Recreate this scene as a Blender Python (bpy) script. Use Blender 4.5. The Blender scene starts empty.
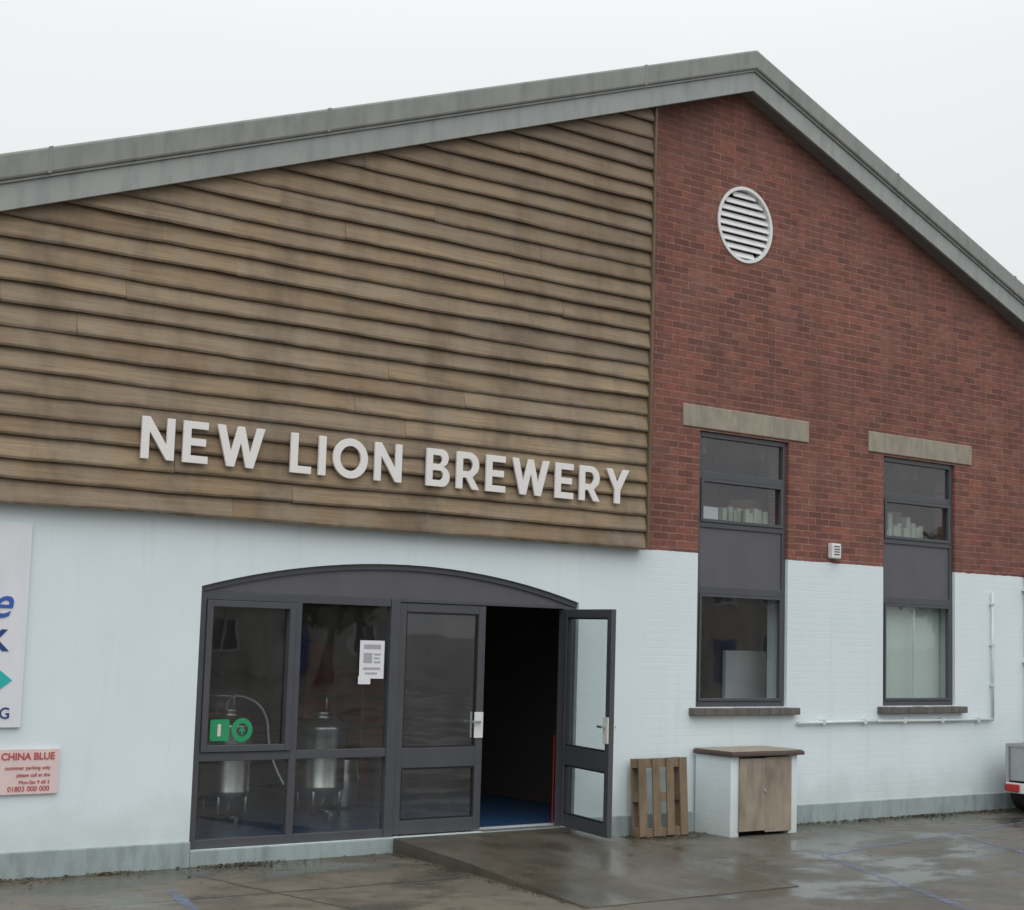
import bpy, bmesh, math, random
from mathutils import Vector, Matrix
random.seed(7)
sc=bpy.context.scene
COL=sc.collection
R=math.radians

# ------------------------------------------------------------------ helpers
def empty(name):
    o=bpy.data.objects.new(name,None); o.empty_display_size=.2; COL.objects.link(o); return o
def link(name,me,mat=None,parent=None):
    o=bpy.data.objects.new(name,me); COL.objects.link(o)
    if mat is not None and len(me.materials)==0: me.materials.append(mat)
    if parent: o.parent=parent
    return o
def bevel(o,w,seg=2):
    m=o.modifiers.new("bevel",'BEVEL'); m.width=w; m.segments=seg; m.limit_method='ANGLE'; m.angle_limit=R(40)
    return o
def box(name,x0,x1,y0,y1,z0,z1,mat,parent=None,bv=0.0,mtx=None):
    return multi(name,[(x0,x1,y0,y1,z0,z1)],mat,parent,bv,mtx)
def multi(name,boxes,mat,parent=None,bv=0.0,mtx=None):
    bm=bmesh.new()
    for b in boxes:
        x0,x1,y0,y1,z0,z1=b[:6]
        v=[bm.verts.new((x,y,z)) for x in (x0,x1) for y in (y0,y1) for z in (z0,z1)]
        if len(b)>6:
            for q in v: q.co=b[6]@q.co
        for f in ((0,1,3,2),(4,6,7,5),(0,4,5,1),(2,3,7,6),(0,2,6,4),(1,5,7,3)): bm.faces.new([v[i] for i in f])
    bmesh.ops.recalc_face_normals(bm,faces=bm.faces)
    if mtx: bm.transform(mtx)
    me=bpy.data.meshes.new(name); bm.to_mesh(me); bm.free()
    o=link(name,me,mat,parent)
    if bv: bevel(o,bv)
    return o
def extr(name,loops,y0,y1,mat,parent=None,bv=0.0,res=1):
    """extrude a polygon (x,z) with holes between planes y0..y1"""
    cu=bpy.data.curves.new(name,'CURVE'); cu.dimensions='2D'; cu.fill_mode='BOTH'
    cu.extrude=abs(y1-y0)/2
    for lp in loops:
        s=cu.splines.new('POLY'); s.points.add(len(lp)-1)
        for i,p in enumerate(lp): s.points[i].co=(p[0],p[1],0,1)
        s.use_cyclic_u=True
    t=bpy.data.objects.new("tmp",cu); COL.objects.link(t)
    bpy.context.view_layer.update()
    dg=bpy.context.evaluated_depsgraph_get()
    me=bpy.data.meshes.new_from_object(t.evaluated_get(dg))
    bpy.data.objects.remove(t); bpy.data.curves.remove(cu)
    ym=(y0+y1)/2
    me.transform(Matrix(((1,0,0,0),(0,0,-1,ym),(0,1,0,0),(0,0,0,1))))
    bm=bmesh.new(); bm.from_mesh(me); bmesh.ops.remove_doubles(bm,verts=bm.verts,dist=1e-5)
    bmesh.ops.recalc_face_normals(bm,faces=bm.faces); 
    for f in bm.faces: f.smooth=False
    bm.to_mesh(me); bm.free()
    me.name=name; me.materials.clear()
    o=link(name,me,mat,parent)
    if bv: bevel(o,bv)
    return o
def cyl(name,p0,p1,r,mat,parent=None,seg=20,r2=None,smooth=True):
    p0=Vector(p0);p1=Vector(p1);d=p1-p0
    bm=bmesh.new(); bmesh.ops.create_cone(bm,cap_ends=True,segments=seg,radius1=r,radius2=r if r2 is None else r2,depth=d.length)
    q=Vector((0,0,1)).rotation_difference(d.normalized()).to_matrix().to_4x4()
    bm.transform(Matrix.Translation((p0+p1)/2)@q)
    if smooth:
        for f in bm.faces:
            if len(f.verts)==4: f.smooth=True
    me=bpy.data.meshes.new(name); bm.to_mesh(me); bm.free()
    return link(name,me,mat,parent)
def lathe(name,cx,cy,prof,mat,parent=None,seg=32):
    bm=bmesh.new(); rings=[]
    for r,z in prof:
        rings.append([bm.verts.new((cx+r*math.cos(2*math.pi*i/seg),cy+r*math.sin(2*math.pi*i/seg),z)) for i in range(seg)])
    for a,b in zip(rings,rings[1:]):
        for i in range(seg):
            f=bm.faces.new((a[i],a[(i+1)%seg],b[(i+1)%seg],b[i])); f.smooth=True
    bmesh.ops.recalc_face_normals(bm,faces=bm.faces)
    me=bpy.data.meshes.new(name); bm.to_mesh(me); bm.free()
    return link(name,me,mat,parent)
def tube(name,pts,r,mat,parent=None):
    cu=bpy.data.curves.new(name,'CURVE'); cu.dimensions='3D'; cu.bevel_depth=r; cu.bevel_resolution=3
    s=cu.splines.new('NURBS'); s.points.add(len(pts)-1)
    for i,p in enumerate(pts): s.points[i].co=(*p,1)
    s.use_endpoint_u=True; s.order_u=3
    cu.materials.append(mat)
    o=bpy.data.objects.new(name,cu); COL.objects.link(o)
    if parent:o.parent=parent
    return o

# ------------------------------------------------------------------ material helpers
class NT:
    def __init__(s,name):
        s.m=bpy.data.materials.new(name); s.m.use_nodes=True; s.t=s.m.node_tree; s.n=s.t.nodes; s.l=s.t.links
        s.b=s.n["Principled BSDF"]; s.out=s.n["Material Output"]
    def add(s,ty,**k):
        x=s.n.new(ty)
        for a,b in k.items(): setattr(x,a,b)
        return x
    def c(s,a,b): s.l.new(a,b)
    def obj(s): return s.add('ShaderNodeTexCoord').outputs['Object']
    def mapping(s,vec,scale=(1,1,1),loc=(0,0,0),rot=(0,0,0)):
        m=s.add('ShaderNodeMapping'); m.inputs['Scale'].default_value=scale; m.inputs['Location'].default_value=loc; m.inputs['Rotation'].default_value=rot
        s.c(vec,m.inputs['Vector']); return m.outputs[0]
    def noise(s,vec,scale,detail=4,rough=.55):
        x=s.add('ShaderNodeTexNoise'); x.inputs['Scale'].default_value=scale; x.inputs['Detail'].default_value=detail; x.inputs['Roughness'].default_value=rough
        s.c(vec,x.inputs['Vector']); return x.outputs['Fac']
    def ramp(s,f,stops):
        x=s.add('ShaderNodeValToRGB'); e=x.color_ramp.elements
        while len(e)<len(stops): e.new(.5)
        for i,(p,c) in enumerate(stops):
            e[i].position=p; e[i].color=(c,c,c,1) if not hasattr(c,'__len__') else (*c,1)
        s.c(f,x.inputs[0]); return x.outputs[0]
    def mix(s,f,a,b,mode='MIX'):
        x=s.add('ShaderNodeMix',data_type='RGBA',blend_type=mode)
        for inp,v in ((x.inputs[0],f),(x.inputs[6],a),(x.inputs[7],b)):
            if isinstance(v,(int,float)): inp.default_value=v
            elif hasattr(v,'__len__'): inp.default_value=(*v,1)
            else: s.c(v,inp)
        return x.outputs[2]
    def math(s,op,a,b=0.0,c=None):
        x=s.add('ShaderNodeMath',operation=op)
        vals=[a,b]+([c] if c is not None else [])
        for i,v in enumerate(vals):
            if isinstance(v,(int,float)): x.inputs[i].default_value=v
            else: s.c(v,x.inputs[i])
        return x.outputs[0]
    def bump(s,h,strength=.3,dist=.01):
        x=s.add('ShaderNodeBump'); x.inputs['Strength'].default_value=strength; x.inputs['Distance'].default_value=dist
        s.c(h,x.inputs['Height']); s.c(x.outputs[0],s.b.inputs['Normal']); return x
    def sep(s,v):
        x=s.add('ShaderNodeSeparateXYZ'); s.c(v,x.inputs[0]); return x.outputs
    def comb(s,a,b,c=0.0):
        x=s.add('ShaderNodeCombineXYZ')
        for i,v in enumerate((a,b,c)):
            if isinstance(v,(int,float)): x.inputs[i].default_value=v
            else: s.c(v,x.inputs[i])
        return x.outputs[0]
    def set(s,col=None,rough=None,metal=None):
        for k,v in (('Base Color',col),('Roughness',rough),('Metallic',metal)):
            if v is None: continue
            if isinstance(v,(int,float)): s.b.inputs[k].default_value=v
            elif hasattr(v,'__len__'): s.b.inputs[k].default_value=(*v,1)
            else: s.c(v,s.b.inputs[k])
        return s.m
def simple(name,col,rough=.5,metal=0.0,var=.12,scale=6,bmp=0.0,dirt=0.0):
    t=NT(name); o=t.obj(); n=t.noise(o,scale,4)
    a=tuple(max(0,c*(1-var)) for c in col); b=tuple(min(1,c*(1+var)) for c in col)
    c=t.mix(n,a,b)
    if dirt:
        n2=t.ramp(t.noise(t.mapping(o,(3,3,.8)),3,5),[(.45,0.0),(.75,1.0)])
        c=t.mix(t.math('MULTIPLY',n2,dirt),c,tuple(x*.35 for x in col))
    t.set(c,t.math('MULTIPLY_ADD',n,.2,rough-.1),metal)
    if bmp: t.bump(t.noise(o,scale*8,4),bmp,.005)
    return t.m

# wall
def wall_mat():
    t=NT("brick_and_painted_wall"); o=t.obj(); s=t.sep(o)
    u=t.math('ADD',s[0],s[1])
    wob=t.noise(o,9,3)
    v2=t.comb(t.math('MULTIPLY_ADD',wob,.010,u),t.math('MULTIPLY_ADD',wob,.008,s[2]))
    br=t.add('ShaderNodeTexBrick'); br.offset=.5; br.squash=1
    for k,val in (('Scale',1.0),('Mortar Size',.008),('Mortar Smooth',.5),('Bias',0.0),('Brick Width',.225),('Row Height',.075)): br.inputs[k].default_value=val
    br.inputs['Color1'].default_value=(.335,.118,.080,1); br.inputs['Color2'].default_value=(.150,.055,.044,1); br.inputs['Mortar'].default_value=(.33,.215,.17,1)
    t.c(v2,br.inputs['Vector'])
    big=t.noise(o,.55,6,.6)
    c=t.mix(t.ramp(big,[(.35,0.0),(.65,1.0)]),br.outputs['Color'],t.mix(1.0,br.outputs['Color'],(.74,.74,.76),'MULTIPLY'))
    eff=t.ramp(t.noise(o,2.2,8,.75),[(.46,0.0),(.72,.50)])
    c=t.mix(eff,c,(.34,.205,.165))
    mott=t.ramp(t.noise(t.mapping(o,(1,1,2.2)),7.5,4,.7),[(.42,.42),(.60,0.0)])
    c=t.mix(mott,c,(.125,.052,.040))
    dk=t.ramp(t.noise(t.mapping(o,(3.2,3.2,.35)),1.0,5,.6),[(.50,0.0),(.72,.45)])
    c=t.mix(dk,c,(.085,.042,.035))
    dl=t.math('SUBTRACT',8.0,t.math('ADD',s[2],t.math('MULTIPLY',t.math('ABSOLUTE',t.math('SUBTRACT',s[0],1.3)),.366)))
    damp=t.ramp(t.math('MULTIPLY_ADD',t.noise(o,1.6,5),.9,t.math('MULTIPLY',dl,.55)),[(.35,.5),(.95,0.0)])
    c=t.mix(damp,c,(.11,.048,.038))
    fine=t.noise(o,60,3)
    c=t.mix(t.ramp(fine,[(.3,.30),(.7,0.0)]),c,(.08,.03,.025))
    # paint
    mask=t.math('LESS_THAN',t.math('MULTIPLY_ADD',t.noise(o,7,2),.03,s[2]),2.895)
    p=t.mix(t.ramp(t.noise(o,.7,6,.6),[(.3,0.0),(.7,1.0)]),(.635,.735,.775),(.70,.785,.815))
    st=t.ramp(t.noise(t.mapping(o,(5,5,.35)),1.3,6,.65),[(.55,0.0),(.85,.36)])
    p=t.mix(st,p,(.48,.55,.54))
    low=t.math('MULTIPLY',t.ramp(t.math('MULTIPLY_ADD',t.noise(o,2.5,6),.8,t.math('MULTIPLY',s[2],1.0)),[(.35,1.0),(1.0,0.0)]),.55)
    p=t.mix(low,p,(.38,.42,.38))
    sp=t.ramp(t.noise(o,26,4,.7),[(.66,0.0),(.74,.55)])
    p=t.mix(t.math('MULTIPLY',sp,t.ramp(s[2],[(0.0,1.0),(1.0,.15)])),p,(.30,.31,.28))
    c=t.mix(mask,c,p)
    t.set(c,t.math('MULTIPLY_ADD',mask,-.2,.88))
    onr=t.math('GREATER_THAN',s[0],.0)
    wt=t.math('SUBTRACT',1.0,t.math('MULTIPLY',mask,t.math('MULTIPLY_ADD',onr,-.12,.98)))
    h=t.math('MULTIPLY',t.math('SUBTRACT',1.0,br.outputs['Fac']),wt)
    h=t.math('ADD',h,t.math('MULTIPLY',t.noise(o,30,4),.35))
    h=t.math('ADD',h,t.math('MULTIPLY',t.noise(o,2.5,3),.8))
    t.bump(h,.5,.007)
    return t.m
M_wall=wall_mat()
def clad_mat():
    t=NT("weathered_larch_cladding"); o=t.obj(); s=t.sep(o)
    g=t.add('ShaderNodeNewGeometry').outputs['Random Per Island']
    base=t.ramp(g,[(0.0,(.225,.160,.095)),(.35,(.295,.220,.135)),(.7,(.350,.268,.170)),(1.0,(.250,.195,.135))])
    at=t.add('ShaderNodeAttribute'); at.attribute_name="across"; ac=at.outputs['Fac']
    gv=t.comb(t.math('MULTIPLY_ADD',g,7.0,t.math('MULTIPLY',s[0],.8)),s[1],t.math('MULTIPLY',s[2],28))
    gr=t.noise(gv,2.0,6,.65)
    c=t.mix(t.ramp(gr,[(.3,.50),(.62,0.0)]),base,(.11,.078,.048))
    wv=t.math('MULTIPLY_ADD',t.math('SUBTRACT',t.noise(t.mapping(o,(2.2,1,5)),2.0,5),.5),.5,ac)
    edge=t.ramp(wv,[(.0,.62),(.10,.25),(.24,0.0),(.62,0.0),(.95,.62)])  # shadow lines at the board laps, painted into the colour; boards read as rounded
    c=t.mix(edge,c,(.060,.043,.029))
    st=t.noise(t.mapping(o,(1.3,1,.36)),1.5,6,.62)
    c=t.mix(t.ramp(st,[(.47,0.0),(.74,.66)]),c,(.075,.055,.038))
    c=t.mix(t.ramp(t.noise(o,2.5,6,.7),[(.48,0.0),(.75,.55)]),c,(.27,.245,.20))
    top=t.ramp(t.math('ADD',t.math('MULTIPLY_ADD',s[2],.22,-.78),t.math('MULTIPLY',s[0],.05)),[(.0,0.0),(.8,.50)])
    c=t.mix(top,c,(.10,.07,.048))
    t.set(c,.8)
    t.bump(gr,.5,.006)
    return t.m
M_clad=clad_mat()
M_board_back=simple("dark_batten",(.02,.016,.012),.9)
M_trim=simple("timber_corner_trim",(.15,.108,.068),.85,0,.3,4,.3,.5)
M_roof=simple("weathered_roof_metal",(.225,.238,.228),.5,0,.22,2.5,.15,.4)
M_fascia=simple("grey_fascia",(.29,.315,.305),.5,0,.18,2.0,.1,.35)
M_soffit=simple("soffit_board",(.16,.16,.155),.7)
M_alu=simple("powder_coated_aluminium",(.066,.070,.080),.38,0,.12,5)
M_alu2=simple("grey_infill_panel",(.095,.098,.110),.42,0,.12,3,0,.15)
M_seal=simple("rubber_seal",(.012,.012,.013),.6)
M_lintel=simple("concrete_lintel",(.31,.28,.225),.9,0,.25,9,.5,.45)
M_sill=simple("stone_sill",(.125,.118,.105),.85,0,.35,9,.5,.4)
M_white=simple("white_painted_metal",(.70,.72,.72),.45,0,.06,8,0,.1)
M_letter=simple("white_sign_letters",(.74,.73,.72),.4,0,.04,6)
M_plinth=simple("painted_plinth",(.30,.37,.37),.8,0,.18,5,.4,.55)
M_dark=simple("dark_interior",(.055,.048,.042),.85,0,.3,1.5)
M_tan=simple("interior_plaster",(.31,.22,.17),.85,0,.2,1.2)
M_bluefloor=simple("blue_resin_floor",(.035,.09,.21),.3,0,.2,2)
M_steel=simple("stainless_steel",(.50,.50,.48),.3,1.0,.08,5)
M_wood=simple("weathered_pallet_wood",(.21,.155,.10),.85,0,.35,8,.5,.6)
M_ply=simple("weathered_plywood",(.29,.25,.195),.85,0,.35,4,.4,.65)
M_rust=simple("rusty_lid",(.085,.062,.052),.8,0,.4,7,.4)
M_black=simple("black_rubber",(.02,.02,.02),.7)
M_galv=simple("galvanised_steel",(.45,.46,.47),.42,.8,.2,12)
M_red=simple("red_plastic",(.40,.02,.02),.35)
M_redtxt=simple("red_vinyl",(.45,.07,.07),.5)
M_blue=simple("blue_vinyl",(.03,.10,.42),.5)
M_navy=simple("navy_vinyl",(.02,.045,.20),.5)
M_teal=simple("teal_vinyl",(.02,.42,.42),.5)
M_signw=simple("white_sign_board",(.68,.71,.76),.4,0,.04,3,0,.12)
M_signp=simple("pink_sign_board",(.70,.57,.56),.45,0,.05,3,0,.12)
M_paper=simple("paper",(.72,.73,.77),.7,0,.02)
M_dullpaper=simple("faded_card",(.42,.45,.40),.8,0,.25,9)
M_greyprint=simple("grey_print",(.36,.38,.42),.7)
M_green=simple("green_vinyl",(.015,.27,.11),.5)
M_blind=simple("pale_window_blind",(.62,.70,.66),.6,0,.06,1.5)
M_card=simple("cardboard",(.24,.18,.12),.85,0,.2,5)
M_pvc=simple("white_pvc_pipe",(.60,.66,.66),.45,0,.12,5,0,.2)

def glass_mat(name,f0=.095,tint=(.80,.85,.84),haze=0.05):
    t=NT(name); t.n.remove(t.b)
    ge=t.add('ShaderNodeNewGeometry'); dt=t.add('ShaderNodeVectorMath',operation='DOT_PRODUCT')
    t.c(ge.outputs['Normal'],dt.inputs[0]); t.c(ge.outputs['Incoming'],dt.inputs[1])
    k=t.math('SUBTRACT',1.0,t.math('ABSOLUTE',dt.outputs['Value'])); k5=t.math('POWER',k,5.0)
    fr=t.math('MULTIPLY_ADD',k5,1-f0,f0)
    tr=t.add('ShaderNodeBsdfTransparent'); tr.inputs[0].default_value=(*tint,1)
    gl=t.add('ShaderNodeBsdfGlossy'); gl.inputs['Roughness'].default_value=.02; gl.inputs['Color'].default_value=(.95,.97,1,1)
    o=t.obj(); n=t.noise(o,1.4,2)
    bp=t.add('ShaderNodeBump'); bp.inputs['Strength'].default_value=.15; bp.inputs['Distance'].default_value=.012
    t.c(n,bp.inputs['Height']); t.c(bp.outputs[0],gl.inputs['Normal'])
    df=t.add('ShaderNodeBsdfDiffuse'); df.inputs[0].default_value=(.6,.6,.58,1)
    mx=t.add('ShaderNodeMixShader'); t.c(fr,mx.inputs[0]); t.c(tr.outputs[0],mx.inputs[1]); t.c(gl.outputs[0],mx.inputs[2])
    m2=t.add('ShaderNodeMixShader')
    d=t.math('MULTIPLY',t.ramp(t.noise(t.mapping(o,(1,1,.4)),3,5,.7),[(.4,0.2),(.8,1.0)]),haze)
    t.c(d,m2.inputs[0]); t.c(mx.outputs[0],m2.inputs[1]); t.c(df.outputs[0],m2.inputs[2])
    t.c(m2.outputs[0],t.out.inputs[0]); return t.m
M_glass=glass_mat("window_glass")

# ------------------------------------------------------------------ GROUND
def ground_mat():
    t=NT("wet_tarmac"); o=t.obj(); s=t.sep(o)
    big=t.noise(o,.35,6,.6); mid=t.noise(t.mapping(o,(1,1,1),(5,3,0)),1.7,6,.65); fine=t.noise(o,70,4,.7)
    c=t.mix(t.ramp(big,[(.35,0.0),(.65,1.0)]),(.075,.070,.062),(.135,.127,.113))
    c=t.mix(t.ramp(mid,[(.45,0.0),(.7,.8)]),c,(.18,.165,.140))
    left=t.ramp(t.math('MULTIPLY_ADD',mid,.6,t.math('MULTIPLY_ADD',s[0],.3,1.15)),[(.25,1.0),(.75,0.0)])
    c=t.mix(t.math('MULTIPLY',left,.7),c,(.21,.180,.138))
    moss=t.ramp(t.noise(t.mapping(o,(1,1,1),(1,7,0)),2.6,7,.75),[(.50,0.0),(.64,.7)])
    c=t.mix(moss,c,(.070,.070,.036))
    nearwall=t.ramp(t.math('MULTIPLY_ADD',t.math('SUBTRACT',t.noise(o,3.0,6,.7),.5),1.6,t.math('MULTIPLY',s[1],-1.5)),[(.0,1.0),(.75,0.0)])
    c=t.mix(t.math('MULTIPLY',nearwall,.85),c,(.050,.046,.027))
    # slab joints (concrete apron bays), irregular
    ju=t.math('ABSOLUTE',t.math('ADD',t.math('MULTIPLY_ADD',s[1],.16,s[0]),t.math('MULTIPLY_ADD',t.noise(o,4,4),.09,5.15)))
    jv=t.math('ABSOLUTE',t.math('ADD',t.math('MULTIPLY_ADD',s[0],.03,s[1]),t.math('MULTIPLY_ADD',t.noise(o,5,4),.10,1.55)))
    jn=t.ramp(t.math('MINIMUM',ju,t.math('ADD',jv,t.math('MULTIPLY',t.math('GREATER_THAN',s[0],-3.2),9.0))),[(.004,.85),(.035,0.0)])
    c=t.mix(jn,c,(.035,.036,.020))
    c=t.mix(t.ramp(fine,[(.35,.45),(.6,0.0)]),c,(.03,.029,.026))
    c=t.mix(t.ramp(fine,[(.62,0.0),(.75,.35)]),c,(.25,.24,.22))
    pud=t.ramp(t.noise(t.mapping(o,(.8,1.2,1),(2.3,1.0,0)),.9,6,.6),[(.46,0.0),(.58,1.0)])
    c=t.mix(t.math('MULTIPLY',pud,.55),c,(.045,.042,.037))
    r=t.mix(pud,t.ramp(mid,[(.3,.42),(.7,.65)]),(.15,.15,.15))
    t.set(c,r)
    h=t.math('MULTIPLY',t.math('SUBTRACT',1.0,t.math('MULTIPLY',pud,.88)),t.math('ADD',fine,t.math('MULTIPLY',mid,.8)))
    t.bump(h,.55,.006)
    return t.m
M_ground=ground_mat()
me=bpy.data.meshes.new("ground"); me.from_pydata([(-600,-600,0),(600,-600,0),(600,600,0),(-600,600,0)],[],[(0,1,2,3)]); link("ground",me,M_ground)

def ramp_mat():
    t=NT("wet_concrete_ramp"); o=t.obj()
    n=t.noise(o,1.3,6,.65); f=t.noise(o,55,4,.7)
    c=t.mix(t.ramp(n,[(.3,0.0),(.7,1.0)]),(.062,.056,.045),(.135,.120,.095))
    c=t.mix(t.ramp(t.noise(o,3.5,6,.7),[(.5,0.0),(.65,.5)]),c,(.05,.047,.03))
    c=t.mix(t.ramp(f,[(.35,.4),(.6,0.0)]),c,(.03,.028,.023))
    r=t.ramp(t.noise(t.mapping(o,(1,.6,1)),1.6,5),[(.42,.2),(.62,.5)])
    t.set(c,r); t.bump(f,.35,.004); return t.m
M_ramp=ramp_mat()
bm=bmesh.new()
P=[(-2.98,-.0,.128),(-.92,-.0,.128),(-.80,-1.2,.080),(-1.05,-3.1,.006),(-3.30,-3.1,.006),(-3.05,-1.2,.080)]
top=[bm.verts.new(p) for p in P]; bot=[bm.verts.new((p[0],p[1],-.05)) for p in P]
bm.faces.new((top[0],top[5],top[2],top[1])); bm.faces.new((top[5],top[4],top[3],top[2])); 
for i in range(6): bm.faces.new((top[i],bot[i],bot[(i+1)%6],top[(i+1)%6]))
bmesh.ops.recalc_face_normals(bm,faces=bm.faces)
me=bpy.data.meshes.new("entrance_ramp"); bm.to_mesh(me); bm.free()
link("entrance_ramp",me,M_ramp)

def worn_paint(name,col):
    t=NT(name); o=t.obj(); t.set(col,.45)
    a=t.ramp(t.noise(o,6,7,.75),[(.42,0.0),(.60,.65)]); t.c(a,t.b.inputs['Alpha']); return t.m
M_bluepaint=worn_paint("worn_blue_line_paint",(.17,.23,.36))
def line(name,a,b,w=.09):
    a=Vector((*a,0));b=Vector((*b,0));d=(b-a).normalized();n=Vector((-d.y,d.x,0))*w/2
    me=bpy.data.meshes.new(name); me.from_pydata([(*(p.xy),.004) for p in (a+n,b+n,b-n,a-n)],[],[(3,2,1,0)])
    me.update(); return link(name,me,M_bluepaint)
gm=empty("parking_bay_markings")
for i,(a,b) in enumerate((((.6,-1.9),(-.75,-4.6)),((3.2,-1.5),(1.9,-4.2)),((5.8,-1.1),(4.5,-3.8)),((-5.6,-1.0),(-6.3,-3.5)),((.6,-1.9),(5.4,-.95)))):
    line("bay_line_%d"%i,a,b).parent=gm

# ------------------------------------------------------------------ BUILDING
B=empty("brewery_building")
RX,RZ,SL,SR=1.3,8.0,.352,.380
XL,XR=-9.0,11.4
def L(x): return RZ-SL*(RX-x) if x<RX else RZ-SR*(x-RX)
AX0,AX1,AZS,AZP=-4.97,-.86,2.30,2.575
acx=(AX0+AX1)/2; hw=(AX1-AX0)/2; rise=AZP-AZS; AR=(hw*hw+rise*rise)/(2*rise); acz=AZP-AR
def arc(x0,x1,dr=0,n=24):
    out=[]
    for i in range(n+1):
        x=x0+(x1-x0)*i/n; out.append((x,acz+math.sqrt((AR+dr)**2-(x-acx)**2)))
    return out
hole=[(AX0,.13),(AX1,.13)]+arc(AX1,AX0)
W1=(.76,2.14,1.27,4.19); W2=(3.76,5.10,1.27,4.19)
def rect(x0,x1,z0,z1): return [(x0,z0),(x1,z0),(x1,z1),(x0,z1)]
VC=(1.40,6.54); VR=.43
circ=[(VC[0]+VR*math.cos(2*math.pi*i/48),VC[1]+VR*math.sin(2*math.pi*i/48)) for i in range(48)]
outer=[(XL,-.1),(XR,-.1),(XR,L(XR)+.1),(RX,RZ+.1),(XL,L(XL)+.1)]
extr("front_wall",[outer,hole,rect(*W1),rect(*W2),circ],0,.30,M_wall,B)
box("left_wall",XL,XL+.3,.302,14,-.1,L(XL)+.1,M_wall,B)
box("right_wall",XR-.3,XR,.302,14,-.1,L(XR)+.1,M_wall,B)
extr("rear_wall",[outer],14.002,14.3,M_wall,B)
def chev(d0,d1,x0=XL-.4,x1=XR+.4):
    return [(x0,L(x0)+d0),(RX,RZ+d0),(x1,L(x1)+d0),(x1,L(x1)+d1),(RX,RZ+d1),(x0,L(x0)+d1)]
extr("verge_lower_fascia",[chev(0,.215)],-.20,-.165,M_fascia,B,.004)
extr("verge_trim_strip",[chev(.216,.238)],-.222,-.167,M_fascia,B,.003)
extr("verge_cap",[chev(.239,.455)],-.25,-.12,M_roof,B,.02)
extr("verge_soffit",[chev(.012,.04)],-.164,-.002,M_soffit,B)
extr("roof_sheets",[chev(.24,.43)],-.119,14.5,M_roof,B)
for x in (-6.6,-4.1,-.35,3.7,6.0):
    w=.03
    extr("verge_cap_joint",[[(x,L(x)+.240),(x+w,L(x+w)+.240),(x+w,L(x+w)+.457),(x,L(x)+.457)]],-.252,-.12,M_roof,B)
for a,b,n in ((XL,AX0-.0,"plinth"),(AX1,XR,"plinth")):
    box(n,a,b,-.03,-.002,-.05,.205,M_plinth,B,.008)
box("threshold_plinth",AX0+.002,AX1-.002,-.028,.25,-.05,.128,M_plinth,B,.006)

# cladding boards
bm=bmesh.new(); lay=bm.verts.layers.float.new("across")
pitch=.172; z=2.87
CX1=-.10
while z<7.75:
    zt=z+pitch+.03
    xl=max(XL+.02,RX-(RZ-(z-.25))/SL)
    q=xl+random.uniform(.6,3.0); joints=[]
    while q<CX1-.4: joints.append(q); q+=random.uniform(2.4,5.2)
    edges=[xl]+joints+[CX1]
    yb0=-.132+random.uniform(-.007,.007)
    dz0=random.uniform(-.010,.010)
    for a,b in zip(edges,edges[1:]):
        if b-a<.05: continue
        a2,b2=a+.0012,b-.0012; n=max(2,int((b2-a2)/.2))
        ph=random.uniform(0,6.28); k=random.uniform(1.2,2.6)
        yb=yb0+random.uniform(-.003,.003); tw=random.uniform(-.006,.006)
        rings=[]
        for i in range(n+1):
            xx=a2+(b2-a2)*i/n
            dz=dz0+.006*math.sin(k*xx+ph)+random.uniform(-.003,.003)+tw*(i/n-.5)
            dy=.004*math.sin(k*1.7*xx+ph)
            ring=[]
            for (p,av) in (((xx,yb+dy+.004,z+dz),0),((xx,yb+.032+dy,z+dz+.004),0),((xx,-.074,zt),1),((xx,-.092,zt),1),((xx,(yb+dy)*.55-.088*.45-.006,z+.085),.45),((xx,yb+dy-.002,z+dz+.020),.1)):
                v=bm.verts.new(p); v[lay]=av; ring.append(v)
            rings.append(ring)
        for r0,r1 in zip(rings,rings[1:]):
            for j in range(6): bm.faces.new((r0[j],r0[(j+1)%6],r1[(j+1)%6],r1[j]))
        bm.faces.new(rings[0]); bm.faces.new(rings[-1][::-1])
    z+=pitch
bmesh.ops.recalc_face_normals(bm,faces=bm.faces)
nrm=Vector((-SL,0,1)).normalized()
bmesh.ops.bisect_plane(bm,geom=bm.verts[:]+bm.edges[:]+bm.faces[:],plane_co=Vector((RX,0,RZ+.11)),plane_no=nrm,clear_outer=True)
me=bpy.data.meshes.new("timber_cladding"); bm.to_mesh(me); bm.free()
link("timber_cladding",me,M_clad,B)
zl=2.90
extr("cladding_battens",[[(XL+.05,zl),(CX1-.005,zl),(CX1-.005,L(CX1)+.05),(XL+.05,L(XL+.05)+.05)]],-.068,-.003,M_board_back,B)
extr("cladding_corner_trim",[[(CX1+.002,2.875),(CX1+.034,2.875),(CX1+.034,L(CX1+.034)-.005),(CX1+.002,L(CX1+.002)-.005)]],-.150,-.002,M_trim,B,.003)

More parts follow.
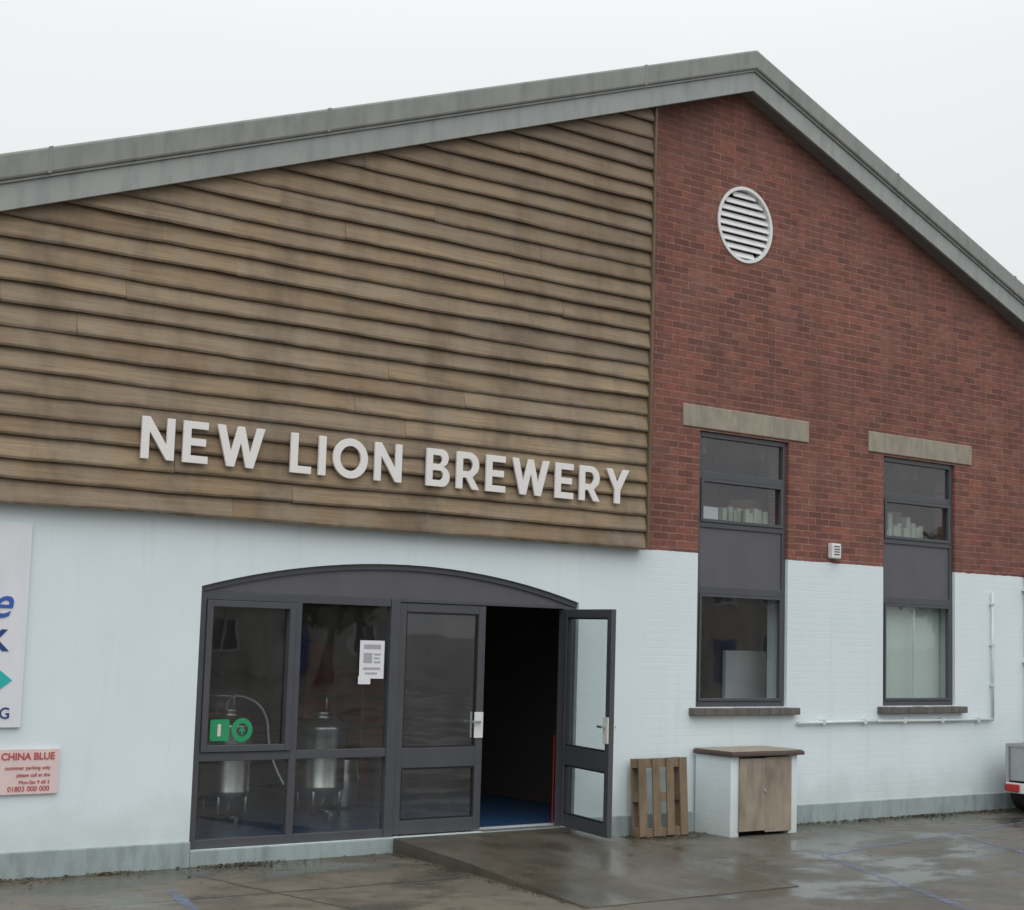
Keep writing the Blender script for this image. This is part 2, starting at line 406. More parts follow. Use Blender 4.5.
# vent
ring_o=[(VC[0]+VR*.995*math.cos(2*math.pi*i/64),VC[1]+VR*.995*math.sin(2*math.pi*i/64)) for i in range(64)]
ring_i=[(VC[0]+VR*.91*math.cos(2*math.pi*i/64),VC[1]+VR*.91*math.sin(2*math.pi*i/64)) for i in range(64)]
extr("vent_ring",[ring_o,ring_i],-.012,.10,M_white,B,.004)
sl=[]
ns=9
for i in range(ns):
    zc=VC[1]-VR*.78+(2*VR*.78)*i/(ns-1); hwid=math.sqrt(max(.001,(VR*.92)**2-(abs(zc-VC[1])+.02)**2))
    mt=Matrix.Translation((VC[0],.030,zc))@Matrix.Rotation(R(60),4,'X')
    sl.append((-hwid,hwid,-.040,.040,-.006,.006,mt))
multi("vent_louvres",sl,M_white,B,.002)
box("vent_backing",VC[0]-.5,VC[0]+.5,.32,.34,VC[1]-.5,VC[1]+.5,M_black,B)
box("lintel",.50,2.45,-.018,.12,4.215,4.455,M_lintel,B,.01)
box("lintel",3.48,5.42,-.018,.12,4.215,4.455,M_lintel,B,.01)
for a,b in ((.66,2.28),(3.66,5.24)):
    n=int((b-a)/.15); w=(b-a)/n
    multi("window_sill",[(a+i*w+.002,a+(i+1)*w-.002,-.085+random.uniform(-.004,.004),.10,1.185,1.262+random.uniform(-.003,.003)) for i in range(n)],M_sill,B,.008)

# windows
def frame_boxes(x0,x1,z0,z1,w,y0,y1):
    return [(x0,x0+w,y0,y1,z0,z1),(x1-w,x1,y0,y1,z0,z1),(x0+w,x1-w,y0,y1,z0,z0+w),(x0+w,x1-w,y0,y1,z1-w,z1)]
def pane(name,x0,x1,z0,z1,y,mat,parent,mtx=None):
    me=bpy.data.meshes.new(name); me.from_pydata([(x0,y,z0),(x1,y,z0),(x1,y,z1),(x0,y,z1)],[],[(0,1,2,3)])
    if mtx: me.transform(mtx)
    return link(name,me,mat,parent)
def window(W,centre=False):
    x0,x1,z0,z1=W; x0+=.003;x1-=.003;z0+=.003;z1-=.003
    y0,y1=.035,.10; f=.055
    bx=frame_boxes(x0,x1,z0,z1,f,y0,y1)
    za,zb,zc=2.49,3.20,3.69
    bx+=[(x0+f,x1-f,y0,y1,za-.03,za+.05),(x0+f,x1-f,y0,y1,zb-.035,zb+.02),(x0+f,x1-f,y0,y1,zc-.0,zc+.075)]
    multi("window_frame",bx,M_alu,B,.004)
    multi("window_sash",frame_boxes(x0+f+.002,x1-f-.002,zb+.022,zc-.002,.035,y0-.012,y0+.03)+frame_boxes(x0+f+.002,x1-f-.002,z0+f+.002,za-.032,.03,y0-.012,y0+.03),M_alu,B,.003)
    box("window_spandrel_panel",x0+f,x1-f,y0+.018,y0+.04,za+.05,zb-.035,M_alu2,B)
    for a,b in ((z0+f,za-.03),(zb+.02,zc),(zc+.075,z1-f)):
        pane("window_pane",x0+f,x1-f,a,b,y0+.034,M_glass,B)
    if centre:
        box("window_meeting_stile",4.40,4.43,y0+.036,y0+.05,z0+f+.03,za-.06,M_pvc,B)
window(W1); window(W2,True)
box("window_blind",W2[0]+.05,W2[1]-.05,.20,.21,1.30,2.47,M_blind,B)
rz=lambda x,y,a: Matrix.Translation((x,y,0))@Matrix.Rotation(R(a),4,'Z')
multi("stored_papers",[(-.22,.20,-.10,.10,3.22,3.41,rz(1.08,.32,6)),(-.12,.12,-.1,.1,3.22,3.34,rz(3.98,.32,-8))],M_paper,B,.006)
multi("stored_folders",[(1.38+i*.075,1.44+i*.075,.2+random.uniform(0,.06),.42,3.22,3.22+random.uniform(.16,.30)) for i in range(9)]+[(4.15+i*.085,4.225+i*.085,.2+random.uniform(0,.06),.42,3.22,3.22+random.uniform(.14,.34)) for i in range(8)],M_dullpaper,B,.004)
multi("stored_cartons",[(-.18,.18,-.14,.14,3.22,3.58,rz(2.25,.75,20)),(-.2,.2,-.15,.15,3.22,3.62,rz(4.7,.8,-12)),(-.2,.2,-.15,.15,3.22,3.5,rz(1.3,.8,9))],M_card,B,.01)
box("interior_shelf",.5,5.6,.17,1.0,3.17,3.215,M_tan,B)
box("whiteboard",1.95,2.6,.75,.80,1.15,1.86,M_paper,B)
box("interior_desk",.6,5.2,.85,1.5,.85,.9,M_wood,B)
multi("ceiling_joists",[(a,a+.06,.3,5,4.0,4.2) for a in (1.1,2.0,2.9,3.8,4.7)],M_wood,B)
box("brewhouse_floor",XL+.31,XR-.31,.302,13.9,-.04,.126,M_bluefloor,B)
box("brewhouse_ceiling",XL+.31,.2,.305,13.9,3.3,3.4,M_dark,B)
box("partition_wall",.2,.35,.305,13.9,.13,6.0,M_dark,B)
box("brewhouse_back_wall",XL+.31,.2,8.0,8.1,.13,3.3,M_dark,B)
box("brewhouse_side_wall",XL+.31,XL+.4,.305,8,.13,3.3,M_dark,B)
box("office_back_wall",.36,XR-.31,4.0,4.1,.13,5.2,M_tan,B)
box("office_side_wall",5.9,6.0,.305,4.0,.13,5.2,M_tan,B)
box("office_ceiling",.36,XR-.31,.305,4.0,5.2,5.3,M_tan,B)

# ------------------------------------------------------------------ ENTRANCE GLAZING
y0,y1=.04,.11
def arcpoly(dr0,zb,x0,x1): return [(x0,zb),(x1,zb)]+[(x,z) for x,z in arc(x1,x0,dr0)]
extr("arched_header_panel",[arcpoly(-.004,2.262,AX0+.004,AX1-.004)],.055,.10,M_alu2,B)
a_o=arc(AX0+.003,AX1-.003,-.002,30); a_i=arc(AX1-.003,AX0+.003,-.05,30)
extr("arched_header_trim",[a_o+a_i],.03,.054,M_alu,B)
z0=.13
JX=-1.02
fr=[(AX0+.003,AX0+.073,y0,y1,z0,2.26),(JX,AX1-.003,y0,y1,z0,2.26),
    (-4.045,-3.975,y0,y1,z0,2.19),(-3.05,-2.955,y0-.01,y1,z0,2.26),
    (AX0+.073,-3.05,y0,y1,2.19,2.26),(-2.955,JX,y0,y1,2.235,2.26),
    (AX0+.073,-4.045,y0,y1,z0,z0+.075),(-3.975,-3.05,y0,y1,z0,z0+.075),
    (AX0+.073,-4.045,y0,y1,.845,.92),(-3.975,-3.05,y0,y1,.845,.92)]
multi("entrance_frame",fr,M_alu,B,.004)
multi("entrance_opening_light",frame_boxes(AX0+.075,-4.047,.922,2.188,.055,y0-.02,y0+.05),M_alu,B,.004)
pane("entrance_pane",AX0+.073,-4.045,.205,.845,.07,M_glass,B); pane("entrance_pane",-3.975,-3.05,.205,.845,.07,M_glass,B)
pane("entrance_pane",AX0+.13,-4.10,.975,2.135,.07,M_glass,B); pane("entrance_pane",-3.975,-3.05,.92,2.19,.07,M_glass,B)
def leaf(name,w,mtx):
    E=empty(name); E.parent=B
    za,zb=.012,2.095; t0,t1=-.025,.025; s=.080
    bx=[(0,s,t0,t1,za,zb),(w-s,w,t0,t1,za,zb),(s,w-s,t0,t1,zb-s,zb),(s,w-s,t0,t1,za,za+.12),(s,w-s,t0,t1,.60,.78)]
    multi("door_frame",bx,M_alu,E,.004,mtx)
    multi("glazing_bead",frame_boxes(s+.001,w-s-.001,.781,zb-s-.001,.014,t0+.008,t1-.008)+frame_boxes(s+.001,w-s-.001,za+.121,.599,.014,t0+.008,t1-.008),M_seal,E,0,mtx)
    pane("door_pane",s+.014,w-s-.014,.79,zb-s-.014,0,M_glass,E,mtx); pane("door_pane",s+.014,w-s-.014,za+.134,.586,0,M_glass,E,mtx)
    hx=w-.055
    multi("door_handle_plate",[(hx-.05,hx+.05,t0-.012,t0-.001,.86,1.10),(hx-.05,hx+.05,t1+.001,t1+.012,.86,1.10)],M_white,E,.003,mtx)
    multi("door_pull_handle",[(hx-.10,hx+.0,t0-.05,t0-.035,1.0,1.022),(hx-.012,hx+.008,t0-.036,t0-.013,1.0,1.022),(hx-.10,hx+.0,t1+.035,t1+.05,1.0,1.022),(hx-.012,hx+.008,t1+.013,t1+.036,1.0,1.022)],M_galv,E,.003,mtx)
    return E
leaf("door_leaf_closed",.985,Matrix.Translation((-2.95,.075,.135)))
leaf("door_leaf_open",1.0,Matrix.Translation((-1.025,.0,.135))@Matrix.Rotation(R(180+77),4,'Z'))
box("door_mat_strip",-1.96,-1.03,.0,.10,.129,.137,M_galv,B)
box("red_door_edge_strip",-1.023,-1.021,.13,.142,.14,1.0,M_red,B)
nt=empty("window_notice"); 
box("paper_sheet",-3.36,-3.10,.050,.052,1.54,1.88,M_paper,nt)
box("paper_slip",-3.37,-3.24,.048,.0495,1.49,1.56,M_paper,nt)
multi("printed_text",[(-3.32,-3.14,.0475,.0490,1.805,1.845),(-3.32,-3.23,.0475,.0490,1.68,1.77),(-3.21,-3.14,.0475,.0490,1.75,1.765),(-3.21,-3.15,.0475,.0490,1.715,1.73),(-3.21,-3.14,.0475,.0490,1.68,1.695),(-3.32,-3.14,.0475,.0490,1.62,1.64),(-3.30,-3.17,.0475,.0490,1.58,1.595)],M_greyprint,nt)
gs=empty("window_sticker_sign")
def rr(x0,x1,z0,z1,r,n=6):
    o=[]
    for cx,cz,a0 in ((x1-r,z1-r,0),(x0+r,z1-r,90),(x0+r,z0+r,180),(x1-r,z0+r,270)):
        for i in range(n+1):
            a=R(a0+90*i/n); o.append((cx+r*math.cos(a),cz+r*math.sin(a)))
    return o
extr("sticker_board",[rr(-4.80,-4.62,1.01,1.19,.02)],.0615,.0635,M_green,gs)
extr("sticker_disc",[[(-4.50+.10*math.cos(i*math.pi/16),1.10+.10*math.sin(i*math.pi/16)) for i in range(32)],[(-4.50+.055*math.cos(i*math.pi/16),1.10+.055*math.sin(i*math.pi/16)) for i in range(32)]],.0615,.0635,M_green,gs)
extr("sticker_figure",[[(-4.73,1.05),(-4.70,1.05),(-4.70,1.15),(-4.73,1.15)]],.0590,.0610,M_signp,gs)
extr("sticker_arrow",[[(-4.535,1.09),(-4.50,1.13),(-4.465,1.09),(-4.49,1.09),(-4.49,1.065),(-4.51,1.065),(-4.51,1.09)]],.0590,.0610,M_green,gs)

# ------------------------------------------------------------------ BREWING TANKS (inside)
def tank(x,y,r,zc,h,hose=True,name="brewing_tank"):
    E=empty(name)
    prof=[(.03,zc-.22),(r,zc),(r,zc+h*.02),(r*1.015,zc+h*.03),(r*1.015,zc+h*.05),(r,zc+h*.06),(r,zc+h*.94),(r*1.015,zc+h*.95),(r*1.015,zc+h*.97),(r,zc+h),(r*.75,zc+h+.06),(r*.3,zc+h+.10),(.10,zc+h+.105),(.10,zc+h+.15),(.001,zc+h+.15)]
    lathe("vessel_shell",x,y,prof,M_steel,E)
    for a in (45,135,225,315):
        cx,cy=x+r*.85*math.cos(R(a)),y+r*.85*math.sin(R(a)); cyl("leg",(cx,cy,.13),(cx,cy,zc+.1),.022,M_steel,E,12)
    cyl("outlet_pipe",(x,y,zc-.22),(x,y-.25,zc-.23),.025,M_steel,E,12)
    cyl("top_pipe",(x+.05,y,zc+h+.12),(x+.05,y,zc+h+.34),.014,M_steel,E,12)
    if hose: tube("hose",[(x-.05,y-.05,zc+h+.12),(x-.15,y-.2,zc+h+.32),(x+.2,y-.4,zc+h+.2),(x+r+.05,y-.3,zc+.35),(x+r+.2,y-.35,zc+.1)],.011,M_pvc,E)
    return E
tank(-2.62,1.9,.25,.38,.62,False); tank(-3.72,1.8,.24,.38,.66,True); tank(-2.3,4.8,.40,.5,.7,False)
def cask(x,y,z=.13):
    E=empty("beer_cask"); lathe("cask_body",x,y,[(.001,z+.02),(.17,z+.02),(.19,z),(.20,z+.03),(.19,z+.1),(.215,z+.2),(.215,z+.32),(.19,z+.42),(.20,z+.49),(.19,z+.52),(.17,z+.50),(.001,z+.50)],M_steel,E,28)
for x,y,z in ((-2.15,2.3,.13),(-1.35,2.6,.13)): cask(x,y,z)
rc=empty("red_crates"); multi("crate_stack",[(-1.0,-.55,5.0,5.6,.13+i*.34,.44+i*.34) for i in range(5)]+[(-.5,-.1,4.5,5.1,.13+i*.34,.44+i*.34) for i in range(4)],M_red,rc,.02)

# ------------------------------------------------------------------ LETTERING
def ell(cx,cz,rx,rz,n=40): return [(cx+rx*math.cos(R(360*i/n)),cz+rz*math.sin(R(360*i/n))) for i in range(n)]
def bowl(x0,z0,z1,xr,n=12):
    r=(z1-z0)/2; cz=(z0+z1)/2; cx=xr-r*.95
    return [(cx+r*.95*math.sin(math.pi*i/n),cz+r*math.cos(math.pi*i/n)) for i in range(n+1)]
G={}
G['N']=(.84,[[(0,0),(0,1),(.20,1),(.64,.36),(.64,1),(.84,1),(.84,0),(.65,0),(.20,.65),(.20,0)]])
G['E']=(.66,[[(0,0),(0,1),(.65,1),(.65,.82),(.205,.82),(.205,.595),(.60,.595),(.60,.415),(.205,.415),(.205,.18),(.66,.18),(.66,0)]])
G['W']=(1.30,[[(0,1),(.22,1),(.39,.36),(.56,1),(.74,1),(.91,.36),(1.08,1),(1.30,1),(1.01,0),(.81,0),(.65,.60),(.49,0),(.29,0)]])
G['L']=(.60,[[(0,0),(0,1),(.21,1),(.21,.185),(.60,.185),(.60,0)]])
G['I']=(.21,[[(0,0),(0,1),(.21,1),(.21,0)]])
G['O']=(1.04,[ell(.52,.5,.52,.515),ell(.52,.5,.31,.32)])
bo=[(0,0),(0,1)]+bowl(0,.53,1,.70)[0:12]+[(.66,.50)]+bowl(0,0,.53,.75)[1:]
G['B']=(.75,[bo,[(.20,.60)]+bowl(.2,.60,.83,.50)[::-1]+[(.20,.83)],[(.20,.17)]+bowl(.2,.17,.425,.54)[::-1]+[(.20,.425)]])
G['R']=(.76,[[(0,0),(0,1)]+bowl(0,.32,1,.74)[:9]+[(.53,.335),(.76,0),(.52,0),(.32,.305),(.205,.305),(.205,0)],[(.205,.485)]+bowl(.2,.485,.82,.53)[::-1]+[(.205,.82)]])
G['Y']=(.88,[[(0,1),(.235,1),(.44,.60),(.645,1),(.88,1),(.545,.39),(.545,0),(.335,0),(.335,.39)]])
LT=empty("building_name_lettering")
H=.347
for word,xa,xb in (("NEW",-5.655,-4.53),("LION",-4.275,-3.125),("BREWERY",-2.855,-.375)):
    tw=(xb-xa)/H; ws=[G[c][0] for c in word]; gap=(tw-sum(ws))/(len(word)-1)
    sx=1.0
    if gap>.22: sx=(tw-.22*(len(word)-1))/sum(ws); gap=.22
    x=xa
    for ch in word:
        w,lps=G[ch]
        extr("letter_%s"%ch,[[(x+p[0]*sx*H,3.303+p[1]*H) for p in lp] for lp in lps],-.165,-.142,M_letter,LT,.003)
        x+=(w*sx+gap)*H

# ------------------------------------------------------------------ WALL SIGNS
def text(name,s,x,z,size,y,mat,parent,bold=.0,align='RIGHT',shear=0):
    cu=bpy.data.curves.new(name,'FONT'); cu.body=s; cu.size=size; cu.extrude=.0015; cu.offset=bold; cu.align_x=align; cu.shear=shear
    cu.materials.append(mat); o=bpy.data.objects.new(name,cu); COL.objects.link(o); o.parent=parent
    o.rotation_euler=(R(90),0,0); o.location=(x,y,z); return o
S1=empty("wall_sign")
box("sign_board",-8.3,-6.46,-.032,-.004,1.15,2.72,M_signw,S1,.003)
text("script_line","Welcome",-6.60,1.99,.35,-.036,M_blue,S1,.003,shear=.35)
text("bold_line","THIS WEEK",-6.61,1.74,.22,-.036,M_navy,S1,.008)
extr("arrow_symbol",[[(-7.6,1.46),(-6.72,1.46),(-6.72,1.38),(-6.55,1.51),(-6.72,1.64),(-6.72,1.56),(-7.6,1.56)]],-.0365,-.0335,M_teal,S1)
text("parking_line","PARKING",-6.55,1.22,.12,-.036,M_navy,S1,.001)
S2=empty("wall_sign.001")
box("sign_board",-7.2,-6.13,-.028,-.004,.64,.985,M_signp,S2,.003)
text("heading_line","CHINA BLUE",-6.17,.905,.075,-.031,M_redtxt,S2,.0015)
for i,s in enumerate(("customer parking only","please call at the","Mon-Sat 9 till 5")): text("small_line",s,-6.20,.83-.055*i,.040,-.031,M_redtxt,S2)
text("phone_line","01803 000 000",-6.20,.665,.055,-.031,M_redtxt,S2,.0)

# ------------------------------------------------------------------ WALL FITTINGS
pp=empty("wall_pipe")
cyl("horizontal_run",(2.28,-.035,1.09),(3.62,-.035,1.10),.018,M_pvc,pp,12); cyl("horizontal_run_b",(3.62,-.035,1.10),(5.80,-.035,1.10),.018,M_pvc,pp,12)
cyl("vertical_run",(5.80,-.035,1.10),(5.80,-.035,2.66),.016,M_pvc,pp,12)
multi("pipe_clips",[(a-.02,a+.02,-.058,-.001,1.07,1.13) for a in (2.7,3.4,4.1,4.8,5.5)]+[(5.775,5.825,-.058,-.001,h,h+.03) for h in (1.5,2.0,2.5)],M_pvc,pp,.003)
wl=empty("wall_vent_box")
box("vent_case",2.79,2.94,-.075,-.002,2.93,3.10,M_white,wl,.012); multi("vent_slots",[(2.82,2.91,-.079,-.074,2.97+i*.03,2.98+i*.03) for i in range(4)],M_black,wl)
dp=empty("downpipe")
cyl("pipe",(6.52,-.07,.15),(6.52,-.07,2.95),.05,M_white,dp,20); multi("brackets",[(6.45,6.59,-.125,-.002,h,h+.03) for h in (.8,1.8,2.7)],M_white,dp,.004)
cyl("shoe",(6.52,-.07,.16),(6.52,-.17,.06),.05,M_white,dp,20)

# ------------------------------------------------------------------ METER HOUSING
mh=empty("masonry_meter_housing")
x0,x1,yf=.74,1.72,-.55
multi("side_walls",[(x0,x0+.12,yf,-.032,-.03,.80),(x1-.13,x1,yf,-.032,-.03,.80),(x0+.12,x1-.13,-.15,-.032,-.03,.80)],M_wall,mh,.008)
multi("plywood_doors",[(x0+.105,x0+.48,yf-.022,yf-.003,.05,.78),(x0+.486,x1-.105,yf-.018,yf-.002,.03,.788)],M_ply,mh,.003)
box("felted_lid",x0-.04,x1+.05,yf-.06,-.033,.803,.845,M_rust,mh,.01)
box("lid_board",x0-.03,x1+.04,yf-.04,-.033,.847,.858,M_lintel,mh,.005)
cyl("padlock_hasp",(x0+.47,yf-.035,.45),(x0+.47,yf-.02,.45),.016,M_galv,mh,10)

# ------------------------------------------------------------------ PALLET
pl=empty("wooden_pallet")
lean=Matrix.Translation((-.20,-.23,.005))@Matrix.Rotation(R(-3.5),4,'X')
w,h=.66,.78
slats=[(i*(w-.10)/3,i*(w-.10)/3+.10,-.012+random.uniform(-.002,.002),.006,random.uniform(0,.012),h-random.uniform(0,.012)) for i in range(4)]
back=[(a,b,.099,.117,e,f) for a,b,c,d,e,f in (slats[0],slats[3])]
rails=[(0,w,.007,.097,z,z+.09) for z in (.0,h-.10)]+[(a,a+.09,.007,.097,h/2-.045,h/2+.045) for a in (0,w/2-.045,w-.09)]
multi("pallet_slats",slats+back,M_wood,pl,.003,lean); multi("pallet_bearers",rails,M_wood,pl,.003,lean)

# ------------------------------------------------------------------ TRAILER (right edge)
tr=empty("utility_trailer")
X,Y=5.62,-1.45
multi("trailer_body_panels",[(X,X+1.9,Y,Y+.025,.40,.80),(X,X+1.9,Y+1.05,Y+1.075,.40,.80),(X,X+.025,Y+.025,Y+1.05,.40,.80),(X+1.875,X+1.9,Y+.025,Y+1.05,.40,.80),(X+.025,X+1.875,Y+.025,Y+1.05,.40,.43)],M_galv,tr,.004)
multi("trailer_rails",[(X-.02,X+1.92,Y-.02,Y+.0,.80,.84),(X-.02,X+1.92,Y+1.075,Y+1.095,.80,.84),(X-.02,X+.0,Y,Y+1.075,.80,.84),(X-.03,X-.001,Y-.02,Y+.02,.30,.80),(X-.03,X-.001,Y+1.05,Y+1.09,.30,.80)],M_galv,tr,.004)
box("light_board",X-.055,X-.032,Y,Y+1.07,.26,.38,M_white,tr,.005)
for a in (Y+.02,Y+.87): box("tail_lamp",X-.09,X-.057,a,a+.18,.275,.365,M_red,tr,.01)
WX=X+.55
for yy in (Y-.17,Y+1.11):
    cyl("tyre",(WX,yy,.27),(WX,yy+.14,.27),.27,M_black,tr,32); cyl("wheel_hub",(WX,yy-.006,.27),(WX,yy+.146,.27),.14,M_galv,tr,20)
    bm=bmesh.new(); n=14; ro,ri=.36,.345
    V=[]
    for i in range(n+1):
        a=math.pi*i/n; V.append([bm.verts.new((WX+r*math.cos(a),yy+q,.27+r*math.sin(a))) for r,q in ((ro,-.01),(ro,.15),(ri,.15),(ri,-.01))])
    for p,q in zip(V,V[1:]):
        for j in range(4): bm.faces.new((p[j],p[(j+1)%4],q[(j+1)%4],q[j]))
    bmesh.ops.recalc_face_normals(bm,faces=bm.faces); me=bpy.data.meshes.new("mudguard"); bm.to_mesh(me); bm.free(); link("mudguard",me,M_black,tr)
cyl("drawbar",(X+1.9,Y+.54,.40),(X+3.0,Y+.54,.42),.03,M_galv,tr,12)

# ------------------------------------------------------------------ LITTER / MOSS
M_lit=simple("leaf_litter",(.085,.072,.038),.9,0,.5,3)
bm=bmesh.new()
def bit(x,y,s,z0=.0):
    a=random.uniform(0,6.28); c,sn=math.cos(a),math.sin(a)
    l=s; w=s*random.uniform(.35,.8); vs=[]
    for px,py,pz in ((-l,0,.0),(0,-w,.25*s),(l,0,.05*s),(0,w,.35*s)):
        vs.append(bm.verts.new((x+px*c-py*sn,y+px*sn+py*c,z0+.005+pz+random.uniform(0,.3)*s)))
    bm.faces.new((vs[0],vs[1],vs[2])); bm.faces.new((vs[0],vs[2],vs[3]))
cl=[(random.uniform(-8.8,8),random.uniform(.1,.5)) for _ in range(26)]
for i in range(2000):
    cx,sg=random.choice(cl); x=random.gauss(cx,sg)
    if -3.0<x<-.8 or .7<x<1.8: continue
    bit(x,-random.expovariate(11)-.035,random.uniform(.006,.024))
for i in range(260): bit(random.gauss(.15,.4),-random.uniform(.05,.45),random.uniform(.008,.024))
for i in range(400): bit(random.uniform(-9,8),-random.uniform(.3,6),random.uniform(.005,.014))
for i in range(200):
    t_=random.random(); bit(-3.02-.28*t_-abs(random.gauss(0,.03)),-3.1*t_,random.uniform(.006,.018))
me=bpy.data.meshes.new("leaf_litter"); bm.to_mesh(me); bm.free(); link("leaf_litter",me,M_lit)

# ------------------------------------------------------------------ SURROUNDINGS BEHIND THE CAMERA (seen in glass reflections)
M_render=simple("house_render",(.35,.33,.29),.85,0,.15,1); M_slate=simple("slate_roof",(.07,.07,.08),.6,0,.2,2); M_hglass=simple("house_window_glass",(.04,.05,.06),.1)
M_hedge=simple("foliage",(.055,.08,.03),.8,0,.5,1.5); M_bark=simple("bark",(.09,.07,.05),.9,0,.3,4)
def house(x,y,w,d,h,rot,name="terraced_house"):
    E=empty(name); E.location=(x,y,0); E.rotation_euler=(0,0,rot)
    box("walls",-w/2,w/2,-d/2,d/2,0,h,M_render,E)
    bm=bmesh.new(); r=h+2.2
    v=[bm.verts.new(p) for p in ((-w/2-.3,-d/2-.4,h-.1),(w/2+.3,-d/2-.4,h-.1),(w/2+.3,d/2+.4,h-.1),(-w/2-.3,d/2+.4,h-.1),(-w/2-.3,0,r),(w/2+.3,0,r))]
    for f in ((0,1,5,4),(2,3,4,5),(0,4,3),(1,2,5),(0,3,2,1)): bm.faces.new([v[i] for i in f])
    me=bpy.data.meshes.new("roof"); bm.to_mesh(me); bm.free(); link("roof",me,M_slate,E)
    bx=[];fb=[]
    for zf in (1.0,3.7):
        for i in range(3):
            cx=-w/2+w*(i+.5)/3
            if zf==1.0 and i==1: continue
            bx.append((cx-.55,cx+.55,d/2+.002,d/2+.03,zf,zf+1.3)); fb+= [(cx-.65,cx+.65,d/2+.001,d/2+.06,zf-.1,zf-.001),(cx-.65,cx-.551,d/2+.001,d/2+.06,zf,zf+1.3),(cx+.551,cx+.65,d/2+.001,d/2+.06,zf,zf+1.3),(cx-.03,cx+.03,d/2+.031,d/2+.06,zf,zf+1.3)]
    multi("windows",bx,M_hglass,E); multi("window_surrounds",fb,M_white,E)
    box("front_door",-.5,.5,d/2+.002,d/2+.05,0,2.1,M_navy,E); box("chimney",w/2-1.2,w/2-.5,-.4,.4,h+1,h+3.3,M_render,E)
for i,(x,y,w,h,r_) in enumerate(((4,-50,9,5.4,.0),(24,-52,10,5.6,.08),(44,-46,9,5.2,.15),(68,-40,11,5.5,.3))): house(x,y,w,8,h,r_)
def tree(x,y,h,name="broadleaf_tree"):
    E=empty(name)
    cyl("trunk",(x,y,0),(x+.2,y,h*.45),.28,M_bark,E,12,.16)
    for i in range(5):
        a=random.uniform(0,6.28); cyl("limb",(x+.15,y,h*random.uniform(.3,.45)),(x+math.cos(a)*h*.22,y+math.sin(a)*h*.22,h*random.uniform(.6,.85)),.12,M_bark,E,8,.03)
    bm=bmesh.new()
    cl=[(x+random.gauss(0,h*.15),y+random.gauss(0,h*.15),h*random.uniform(.45,.95),h*random.uniform(.08,.16)) for _ in range(20)]
    for cx,cy,cz,cr in cl:
        for _ in range(60):
            p=Vector((random.gauss(0,1),random.gauss(0,1),random.gauss(0,.8))).normalized()*cr*random.uniform(.5,1.05)+Vector((cx,cy,cz))
            s=random.uniform(.12,.28); d1=Vector((random.gauss(0,1),random.gauss(0,1),random.gauss(0,1))).normalized(); d2=d1.orthogonal().normalized()
            v=[bm.verts.new(p+d1*s),bm.verts.new(p+d2*s*.6),bm.verts.new(p-d1*s),bm.verts.new(p-d2*s*.6)]; bm.faces.new(v)
    me=bpy.data.meshes.new("crown"); bm.to_mesh(me); bm.free(); link("crown",me,M_hedge,E)
for x,y,h in ((13,-40,8),(34,-42,9),(56,-38,8),(-8,-44,9),(18,-36,5)): tree(x,y,h)

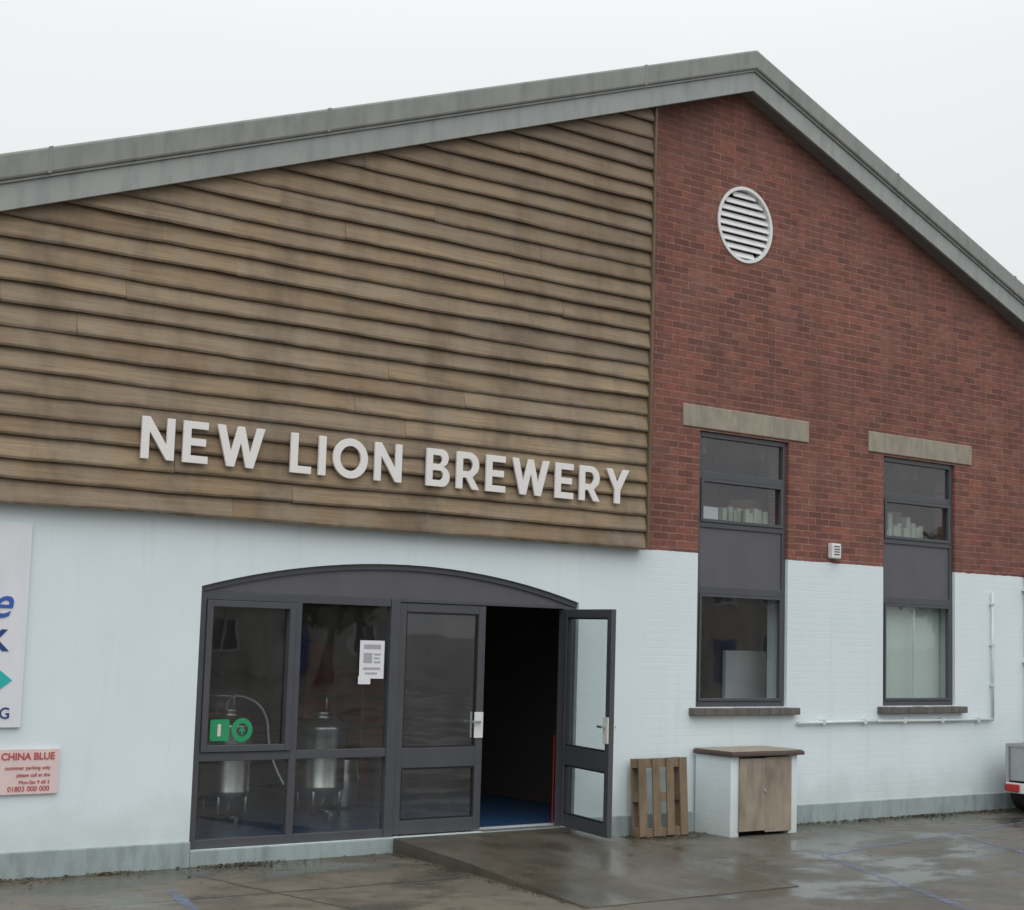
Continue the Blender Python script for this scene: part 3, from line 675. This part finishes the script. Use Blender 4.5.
# ------------------------------------------------------------------ WORLD / SUN
w=bpy.data.worlds.new("World"); sc.world=w; w.use_nodes=True; nt_=w.node_tree; N=nt_.nodes; K=nt_.links
bg=N["Background"]; bg.inputs[1].default_value=.1
sky=N.new('ShaderNodeTexSky'); sky.sky_type='NISHITA'; sky.sun_disc=False
SE,SA=R(48),R(215)
sky.sun_elevation=SE; sky.sun_rotation=SA; sky.air_density=1.5; sky.dust_density=4
tc=N.new('ShaderNodeTexCoord'); sp=N.new('ShaderNodeSeparateXYZ'); K.new(tc.outputs['Generated'],sp.inputs[0])
cr=N.new('ShaderNodeValToRGB'); cr.color_ramp.elements[0].color=(.39,.39,.395,1); cr.color_ramp.elements[0].position=0; cr.color_ramp.elements[1].color=(1,1.0,1.0,1); cr.color_ramp.elements[1].position=1
e=cr.color_ramp.elements.new(.35); e.color=(.49,.492,.50,1)
K.new(sp.outputs[2],cr.inputs[0])
no=N.new('ShaderNodeTexNoise'); no.inputs['Scale'].default_value=1.6; no.inputs['Detail'].default_value=3; K.new(tc.outputs['Generated'],no.inputs['Vector'])
m1=N.new('ShaderNodeMath'); m1.operation='MULTIPLY_ADD'; m1.inputs[1].default_value=2.6; m1.inputs[2].default_value=17.4; K.new(no.outputs['Fac'],m1.inputs[0])
vm=N.new('ShaderNodeVectorMath'); vm.operation='SCALE'; K.new(cr.outputs[0],vm.inputs[0]); K.new(m1.outputs[0],vm.inputs['Scale'])
mx=N.new('ShaderNodeMix'); mx.data_type='RGBA'; mx.inputs[0].default_value=.94; K.new(sky.outputs[0],mx.inputs[6]); K.new(vm.outputs[0],mx.inputs[7])
K.new(mx.outputs[2],bg.inputs[0])
sd=bpy.data.lights.new("sun",'SUN'); sd.energy=.8; sd.angle=R(60); sd.color=(1,.97,.93); so=bpy.data.objects.new("sun",sd); COL.objects.link(so)
dv=Vector((math.sin(SA)*math.cos(SE),math.cos(SA)*math.cos(SE),math.sin(SE)))
so.rotation_euler=dv.to_track_quat('Z','Y').to_euler(); so.location=dv*30

# ------------------------------------------------------------------ CAMERA
F=1598.78; yaw,p,r=.65253,.1111,.02927
f=Vector((math.sin(yaw)*math.cos(p),math.cos(yaw)*math.cos(p),math.sin(p))); rt=Vector((math.cos(yaw),-math.sin(yaw),0)); up=rt.cross(f)
rt2=math.cos(r)*rt+math.sin(r)*up; up2=-math.sin(r)*rt+math.cos(r)*up
cd=bpy.data.cameras.new("camera"); cam=bpy.data.objects.new("camera",cd); COL.objects.link(cam)
M=Matrix((rt2,up2,-f)).transposed().to_4x4(); M.translation=Vector((-11.0812,-12.2099,1.98)); cam.matrix_world=M
cd.sensor_width=36; cd.lens=F*36/1024; cd.clip_end=3000; sc.camera=cam
sc.view_settings.view_transform='Standard'; sc.view_settings.look='None'; sc.view_settings.exposure=0
